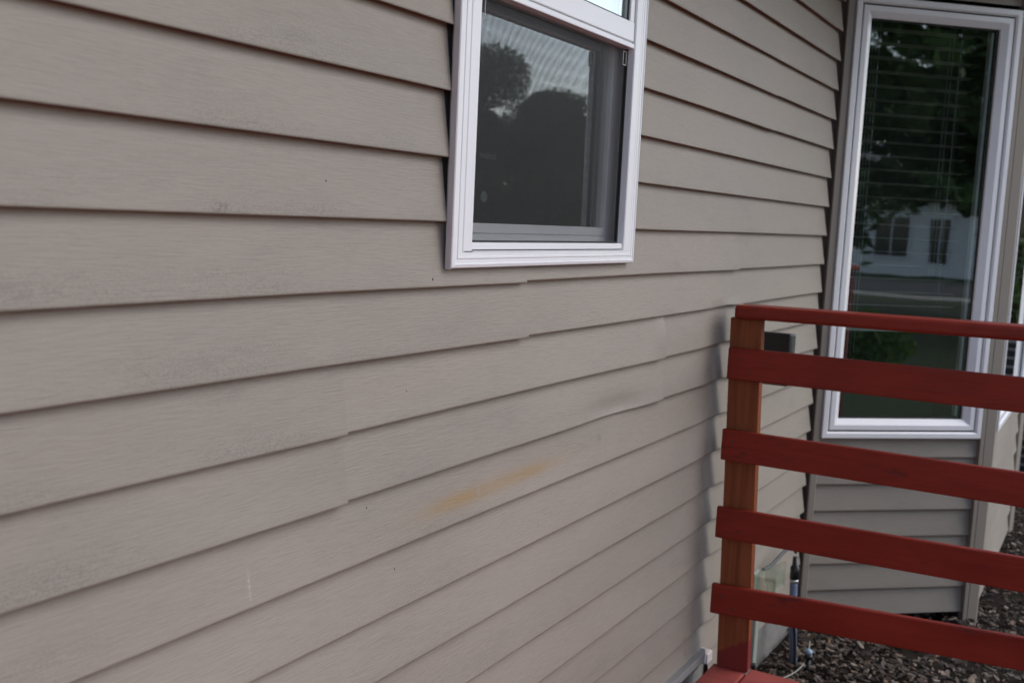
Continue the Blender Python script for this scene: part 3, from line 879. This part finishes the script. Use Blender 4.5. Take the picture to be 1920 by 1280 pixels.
def chips(name, n, seed):
    r = np.random.default_rng(seed); mb = MB()
    for i in range(n):
        x = 2.75 + (r.random() ** 1.6) * 8.5; y = r.uniform(-1.9, 0.35)
        L = r.uniform(0.012, 0.042) * (1.0 + 0.4 * (r.random() < .1)); Wd = L * r.uniform(0.25, 0.7); th = r.uniform(0.003, 0.008)
        base = 0.010 + 0.012 * r.random() + 0.012 * mnoise.noise((x * 3, y * 3, 8))
        if y > -0.02 - 0.0 and x < 3.8: y = -0.01 - r.random() * 0.4
        m = 6
        ang = np.linspace(0, 2 * math.pi, m, endpoint=False) + r.uniform(-.3, .3, m)
        rad = r.uniform(.65, 1.1, m)
        px = np.cos(ang) * rad * L / 2; py = np.sin(ang) * rad * Wd / 2
        e = Matrix.Rotation(r.uniform(0, 6.28), 3, 'Z') @ Matrix.Rotation(r.normal(0, .32), 3, 'X') @ Matrix.Rotation(r.normal(0, .28), 3, 'Y')
        bend = r.uniform(-4, 4)
        vs = []
        for s_ in (0, 1):
            for k in range(m):
                v = e @ Vector((px[k], py[k], bend * px[k] ** 2 + (th if s_ else 0)))
                vs.append((x + v.x, y + v.y, base + v.z))
        fs = [tuple(reversed(range(m))), tuple(range(m, 2 * m))] + [(k, (k + 1) % m, m + (k + 1) % m, m + k) for k in range(m)]
        mb.add(vs, fs)
    mb.fixn = False
    o = mb.build(name, CHIPS); tag(o, None, None, None, "stuff")
    return o


tag(chips("bark_mulch", 26000, 3), "dark bark chip mulch covering the bed below the bay", "mulch")

# ------------------------------------------------------------------ small things on and by the wall behind the post
PALE = vinyl("pale_plastic", (0.30, 0.33, 0.29), 0.35, 0.3)
t = NT("clear_plastic"); trn = t.n('BsdfTransparent'); trn.inputs[0].default_value = (.9, .92, .88, 1); gb = t.bsdf((0.55, 0.58, 0.52), 0.18, 0.6); mx = t.n('MixShader'); mx.inputs[0].default_value = 0.15
t.l(trn.outputs[0], mx.inputs[1]); t.l(gb.outputs[0], mx.inputs[2]); CLEARP = t.fin(mx)
HOSE = simple("blue_grey_pipe", (0.13, 0.17, 0.26), 0.4)
STEEL = simple("steel_clamp", (0.55, 0.55, 0.55), 0.3, 0.5, 0.1, 60, 0, 0.9)

lb = tag(empty("electrical_box", (3.21, -0.05, ZO - 0.37)), "square black electrical box fixed high on the siding behind the post", "electrical box")
mb = MB(); mb.box((3.11, -0.092, -0.455), (3.135, 0.0, -0.295), Tw); mb.build("housing", BLACK, lb, 0.004)
mb = MB(); mb.box((3.136, -0.090, -0.45), (3.182, 0.002, -0.30), Tw); mb.build("cover", simple("dark_grey_cover", (0.05, 0.055, 0.06), 0.4), lb, 0.005)

oc_ = tag(empty("outlet_cover", (3.30, -0.03, ZO - 1.15)), "clear plastic weather cover hanging open over a low outlet", "outlet cover")
mb = MB(); mb.box((3.21, -0.012, -1.17), (3.27, 0.004, -1.085), Tw); mb.build("back_plate", PALE, oc_, 0.004)
mb = MB()
for (a, b) in (((3.19, -0.085, -1.085), (3.295, -0.02, -1.080)), ((3.19, -0.085, -1.13), (3.194, -0.02, -1.085)), ((3.291, -0.085, -1.13), (3.295, -0.02, -1.085)), ((3.19, -0.085, -1.13), (3.295, -0.081, -1.085))):
    mb.box(a, b, Tw)
mb.build("hood", CLEARP, oc_, 0.002)
mb = MB(); mb.add([Tw(3.295, -0.02, -1.08), Tw(3.36, -0.065, -1.07), Tw(3.39, -0.06, -1.16), Tw(3.33, -0.02, -1.175), Tw(3.297, -0.024, -1.08), Tw(3.36, -0.069, -1.07), Tw(3.39, -0.064, -1.16), Tw(3.33, -0.024, -1.175)],
                  [(0, 1, 2, 3), (7, 6, 5, 4), (0, 4, 5, 1), (1, 5, 6, 2), (2, 6, 7, 3), (3, 7, 4, 0)])
mb.build("open_lid", CLEARP, oc_)
mb = MB(); mb.box((3.225, -0.022, -1.41), (3.262, -0.002, -1.215), Tw)
tag(mb.build("conduit_box", PALE, None, 0.004), "pale green conduit channel on the siding under the outlet cover", "conduit")

def bez(P, n=24):
    P = [Vector(p) for p in P]; out = []
    for i in range(n + 1):
        q = [p.copy() for p in P]; u = i / n
        while len(q) > 1: q = [q[k].lerp(q[k + 1], u) for k in range(len(q) - 1)]
        out.append(q[0])
    return out

pp = tag(empty("hose_riser", (3.52, -0.07, 0)), "blue-grey hose rising from the mulch to a black coupling", "hose")
mb = MB(); mb.tube(bez([Tw(3.50, -0.085, -1.48), Tw(3.52, -0.07, -1.38), Tw(3.525, -0.06, -1.28), Tw(3.535, -0.055, -1.19)]), 0.0135, 14); mb.build("pipe", HOSE, pp)
mb = MB(); mb.tube([Tw(3.535, -0.055, -1.195), Tw(3.536, -0.055, -1.183)], 0.0152, 16); mb.build("clamp", STEEL, pp)
mb = MB(); mb.tube([Tw(3.536, -0.055, -1.183), Tw(3.537, -0.055, -1.14), Tw(3.538, -0.055, -1.135), Tw(3.54, -0.053, -1.105)], [0.016, 0.016, 0.011, 0.009], 14); mb.build("coupling", BLACK, pp)

mb = MB(); mb.tube(bez([Tw(3.27, -0.02, -1.085), Tw(3.37, -0.04, -1.09), Tw(3.45, -0.04, -1.02), Tw(3.54, -0.053, -1.09)]), 0.0055, 8)
tag(mb.build("power_cord", simple("grey_cord", (0.05, 0.055, 0.065), 0.5)), "dark grey cord sagging from outlet cover to the black coupling", "cord")
mb = MB(); mb.tube(bez([Tw(3.43, -0.06, -1.22), Tw(3.49, -0.08, -1.28), Tw(3.48, -0.09, -1.38), Tw(3.46, -0.10, -1.475)]), 0.006, 8)
tag(mb.build("black_cable", BLACK), "black cable dropping into the mulch beside the blue-grey hose", "cable")
mb = MB(); mb.tube(bez([Tw(3.10, -0.085, -1.49), Tw(3.10, -0.085, -1.42), Tw(3.095, -0.07, -1.36), Tw(3.09, -0.06, -1.33)]), 0.009, 8); mb.tube(bez([Tw(3.08, -0.09, -1.455), Tw(3.2, -0.12, -1.45), Tw(3.28, -0.15, -1.46), Tw(3.34, -0.16, -1.462)]), 0.008, 8)
tag(mb.build("drip_tubing", BLACK), "short black tubing stub poking out of the mulch at the deck's corner", "tubing")
mb = MB(); mb.tube(bez([Tw(3.17, -0.06, -1.40), Tw(3.28, -0.09, -1.47), Tw(3.38, -0.13, -1.44), Tw(3.44, -0.15, -1.45), Tw(3.56, -0.12, -1.40)], 40), 0.0022, 6)
tag(mb.build("thin_wire", simple("grey_wire", (0.30, 0.29, 0.27), 0.6)), "thin pale grey wire lying in a loop on the mulch", "wire")
stk = tag(empty("sprinkler_stake", (3.50, -0.13, 0)), "small black sprinkler stake with a bluish plastic head in the mulch", "sprinkler")
mb = MB(); mb.tube([Tw(3.455, -0.145, -1.50), Tw(3.46, -0.143, -1.42)], 0.008, 8); mb.tube([Tw(3.46, -0.143, -1.42), Tw(3.46, -0.143, -1.405)], [0.016, 0.013], 10); mb.build("stem", BLACK, stk)
mb = MB(); mb.tube([Tw(3.46, -0.143, -1.405), Tw(3.46, -0.143, -1.396), Tw(3.461, -0.143, -1.388)], [0.012, 0.014, 0.006], 10); mb.build("head", simple("pale_blue_plastic", (0.25, 0.36, 0.48), 0.3), stk)

# louvred unit standing past the bay
ac = tag(empty("air_conditioner", (7.6, -0.45, 0)), "dark louvred air conditioner unit beyond the bay's far corner", "air conditioner")
mb = MB(); mb.box((7.2, -0.95, 0.05), (7.95, -0.15, 0.86)); mb.build("core", simple("dark_core", (0.02, 0.022, 0.024), 0.6), ac)
mb = MB()
for k in range(14): mb.box((7.17, -0.98, 0.10 + k * 0.055), (7.2, -0.12, 0.112 + k * 0.055))
mb.build("louvre", simple("grey_louvre", (0.16, 0.18, 0.20), 0.45), ac)
mb = MB(); mb.box((7.15, -1.0, 0.0), (8.0, -0.1, 0.05)); mb.build("base_pan", BLACK, ac); mb = MB(); mb.box((7.15, -1.0, 0.86), (8.0, -0.1, 0.90)); mb.build("casing", simple("grey_casing", (0.20, 0.22, 0.24), 0.45), ac, 0.01)

# ------------------------------------------------------------------ what the panes reflect: the yard, the street and the house across it
ASPH = simple("asphalt", (0.055, 0.055, 0.058), 0.9, 0.2, 0.15, 8)
PAVE = simple("pavement_concrete", (0.30, 0.29, 0.27), 0.9, 0.2, 0.15, 2)
sheet("street", ASPH, -90, 90, -33, -25, -0.014)
sheet("pavement", PAVE, -90, 90, -24.2, -22.6, -0.010)

LEAFA = leaf_mat("conifer_needles", (0.035, 0.075, 0.022), (0.130, 0.215, 0.070))
LEAFB = leaf_mat("broad_leaves", (0.028, 0.052, 0.016), (0.085, 0.125, 0.040))
LEAFC = leaf_mat("shrub_leaves", (0.050, 0.110, 0.020), (0.130, 0.240, 0.050))
BARK = simple("bark", (0.10, 0.075, 0.055), 0.95, 0.1, 0.3, 30, 0.01)


def cards(mb, P, size, r, flat=0.3, aspect=0.5):
    P = np.asarray(P, float); n = len(P)
    sz = (size * r.uniform(.6, 1.3, n))[:, None]
    a = r.normal(0, 1, (n, 3)); a[:, 2] *= flat; a /= np.linalg.norm(a, axis=1)[:, None]
    b = np.cross(a, r.normal(0, 1, (n, 3))); b /= np.linalg.norm(b, axis=1)[:, None]
    u = a * sz * .5; v = b * sz * aspect * .5
    V = np.stack([P - u, P - u * .1 + v, P + u, P - u * .1 - v], 1).reshape(-1, 3)
    mb.add(V.tolist(), (np.arange(n * 4).reshape(n, 4)).tolist())


def conifer(name, label, loc, H, Rr, seed, base=0.8, n=5200, group=None):
    r = np.random.default_rng(seed); X, Y = loc
    root = tag(empty(name, (X, Y, 0)), label, "tree", group)
    mb = MB(); mb.tube([(X, Y, -0.1), (X + .05, Y, H * .5), (X, Y, H * .97)], [H * .014, H * .009, .02], 9); mb.build("trunk", BARK, root)
    mb = MB(); mb.fixn = False; nb = int(H * 9); P = []
    for i in range(nb):
        q = r.random() ** .8; z = base + (H - base) * q; L = Rr * (1 - q) ** .75 * r.uniform(.6, 1.1) + .15; a = r.uniform(0, 6.283)
        m = int(n / nb)
        for k in range(m):
            f = r.random() ** .6
            P.append((X + math.cos(a) * L * f + r.normal(0, .10 + .1 * f), Y + math.sin(a) * L * f + r.normal(0, .10 + .1 * f), z - .32 * L * f * f - abs(r.normal(0, .16)) * f))
    cards(mb, P, .27, r, .5, .36); mb.build("crown", LEAFA, root)


def broadleaf(name, label, loc, H, Rr, seed, n=9000, mat=None, group=None, cat="tree", low=.3):
    r = np.random.default_rng(seed); X, Y = loc
    root = tag(empty(name, (X, Y, 0)), label, cat, group)
    mb = MB(); mb.tube([(X, Y, -.1), (X + r.normal(0, .1), Y, H * .35), (X + r.normal(0, .2), Y, H * .75)], [H * .03, H * .02, .03], 9)
    cl = []
    for i in range(14):
        a = r.uniform(0, 6.283); q = r.random() ** .5; z = H * (low + (1 - low) * r.random()); w = Rr * math.sqrt(max(.08, 1 - ((z / H - (low + 1) / 2) / ((1 - low) / 2 + .05)) ** 2))
        c = (X + math.cos(a) * w * q * .8, Y + math.sin(a) * w * q * .8, z * .93); cl.append((c, Rr * r.uniform(.28, .45)))
        mb.tube([(X, Y, H * (.25 + .3 * r.random())), ((X + c[0]) / 2, (Y + c[1]) / 2, c[2] * .8), c], [H * .012, H * .008, .01], 6)
    mb.build("trunk" if cat == "tree" else "stem", BARK, root)
    P = []
    for (c, rad) in cl:
        for k in range(n // 14):
            v = r.normal(0, 1, 3); v /= np.linalg.norm(v); v *= rad * r.random() ** .4; P.append((c[0] + v[0], c[1] + v[1], max(.03, c[2] + v[2] * .75)))
    mb = MB(); mb.fixn = False; cards(mb, P, 0.07 + .009 * H, r, 1.0, .6); mb.build("crown" if cat == "tree" else "foliage", mat or LEAFB, root)


G1 = "conifers mirrored in the bay's panes"
conifer("conifer_tree", "drooping dark conifer mirrored in the upper half of the bay's casement pane", (-0.95, -13.5), 9.5, 3.6, 11, 2.2, 60000, G1)
conifer("conifer_tree", "taller conifer standing behind the drooping one in the mirrored yard", (-3.4, -19.0), 12, 3.4, 12, 3.2, 30000, G1)
conifer("conifer_tree", "tallest conifer in the mirrored yard, behind the gap between the others", (0.9, -20.5), 12.5, 3.8, 14, 3.2, 60000, G1)
conifer("conifer_tree", "conifer closest to the side fence in the mirrored yard", (2.3, -17.0), 11, 3.0, 13, 2.8, 34000, G1)
G2 = "broadleaf trees mirrored in the near window"
def az(d, a): return (1.75 + d * math.cos(R(a)), -d * math.sin(R(a)))
broadleaf("broadleaf_tree", "big round broadleaf tree mirrored at the left of the screened pane", az(30, 33.0), 7.2, 3.3, 21, 70000, None, G2, low=.05)
broadleaf("broadleaf_tree", "rounded broadleaf tree mirrored at the middle of the screened pane", az(31, 29.6), 5.7, 2.6, 22, 30000, None, G2, low=.1)
broadleaf("broadleaf_tree", "low spreading broadleaf tree mirrored at the right of the screened pane", az(33, 25), 4.6, 3.2, 23, 26000, None, G2, low=.08)
broadleaf("broadleaf_tree", "lowest broadleaf tree mirrored beside the screened pane's dark edge", az(36, 20), 4.4, 3.6, 24, 20000, None, G2, low=.08)
broadleaf("broadleaf_tree", "tall broadleaf tree mirrored past the left jamb of the screened pane", az(30, 42), 8.5, 4.0, 25, 26000, None, G2, low=.12)
broadleaf("broadleaf_tree", "small bushy tree in front of the big ones mirrored at the screened pane's left", az(24, 32.5), 2.6, 2.6, 26, 16000, None, G2, low=.02)
broadleaf("broadleaf_tree", "second small bushy tree mirrored low in the middle of the screened pane", az(25, 28), 2.3, 2.4, 27, 16000, None, G2, low=.02)
G4 = "tall trees behind the neighbour house"
for i_, (x_, y_, h_) in enumerate(((-13, -52, 13), (-8, -55, 15), (-3, -52, 13.5), (2, -54, 15))):
    broadleaf("broadleaf_tree", "tall tree rising behind the roof of the pale house across the street", (x_, y_), h_, 4.6, 40 + i_, 9000, None, G4, low=.15)
G5 = "leafy trees past the bay"
broadleaf("broadleaf_tree", "leafy tree beyond the bay mirrored at a slant in its front window", (17, -1.6), 6.5, 2.6, 51, 9000, None, G5, low=.05)
broadleaf("broadleaf_tree", "farther leafy tree beyond the bay, behind the nearer one there", (24, -4.2), 8, 3.4, 52, 9000, None, G5, low=.05)
G3 = "shrubs in the mirrored front yard"
broadleaf("shrub", "bright green shrub mirrored low in the bay's casement pane", (1.6, -7.8), .60, .65, 31, 4000, LEAFC, G3, "shrub", .1)
broadleaf("shrub", "wider dark green shrub beside the mirrored bright one", (0.2, -8.8), .5, .8, 32, 4000, LEAFC, G3, "shrub", .1)

nh = tag(empty("neighbour_house", (-6, -40, 0)), "pale sided house across the street mirrored in the bay's casement pane", "house")
NW = simple("pale_siding", (0.85, 0.84, 0.80), 0.7, 0.3); DG = simple("dark_glass", (0.02, 0.022, 0.025), 0.1, 0.6)
mb = MB(); mb.box((-17, -47, -.1), (6, -38, 2.9))
for k in range(19): mb.add([(-17, -37.985, k * .15), (6, -37.985, k * .15), (6, -38.0, k * .15 + .15), (-17, -38.0, k * .15 + .15)], [(0, 1, 2, 3)])
mb.build("wall", NW, nh)
mb = MB(); mb.add([(-17.6, -37.3, 2.85), (6.6, -37.3, 2.85), (6.6, -47.6, 2.85), (-17.6, -47.6, 2.85), (-15, -42.5, 5.4), (4, -42.5, 5.4)], [(0, 1, 5, 4), (2, 3, 4, 5), (1, 2, 5), (3, 0, 4), (3, 2, 1, 0)])
mb.build("roof", simple("grey_shingle", (0.16, 0.155, 0.15), 0.9, 0.2), nh)
for (x, w_, z0, z1) in ((-12.5, 1.6, .9, 2.2), (-7.2, 1.3, .7, 2.2), (-5.4, 0.7, .5, 2.2), (-3.4, 0.9, .1, 2.2), (-1.2, 1.6, .9, 2.2), (3, 1.5, .9, 2.2)):
    mb = MB(); mb.box((x - w_ / 2 - .1, -37.97, z0 - .1), (x + w_ / 2 + .1, -37.93, z1 + .1)); f = mb.build("window", WHITE, nh)
    mb = MB(); mb.box((x - w_ / 2, -37.93, z0), (x - .03, -37.925, z1)); mb.box((x + .03, -37.93, z0), (x + w_ / 2, -37.925, z1)); mb.build("pane", DG, f)
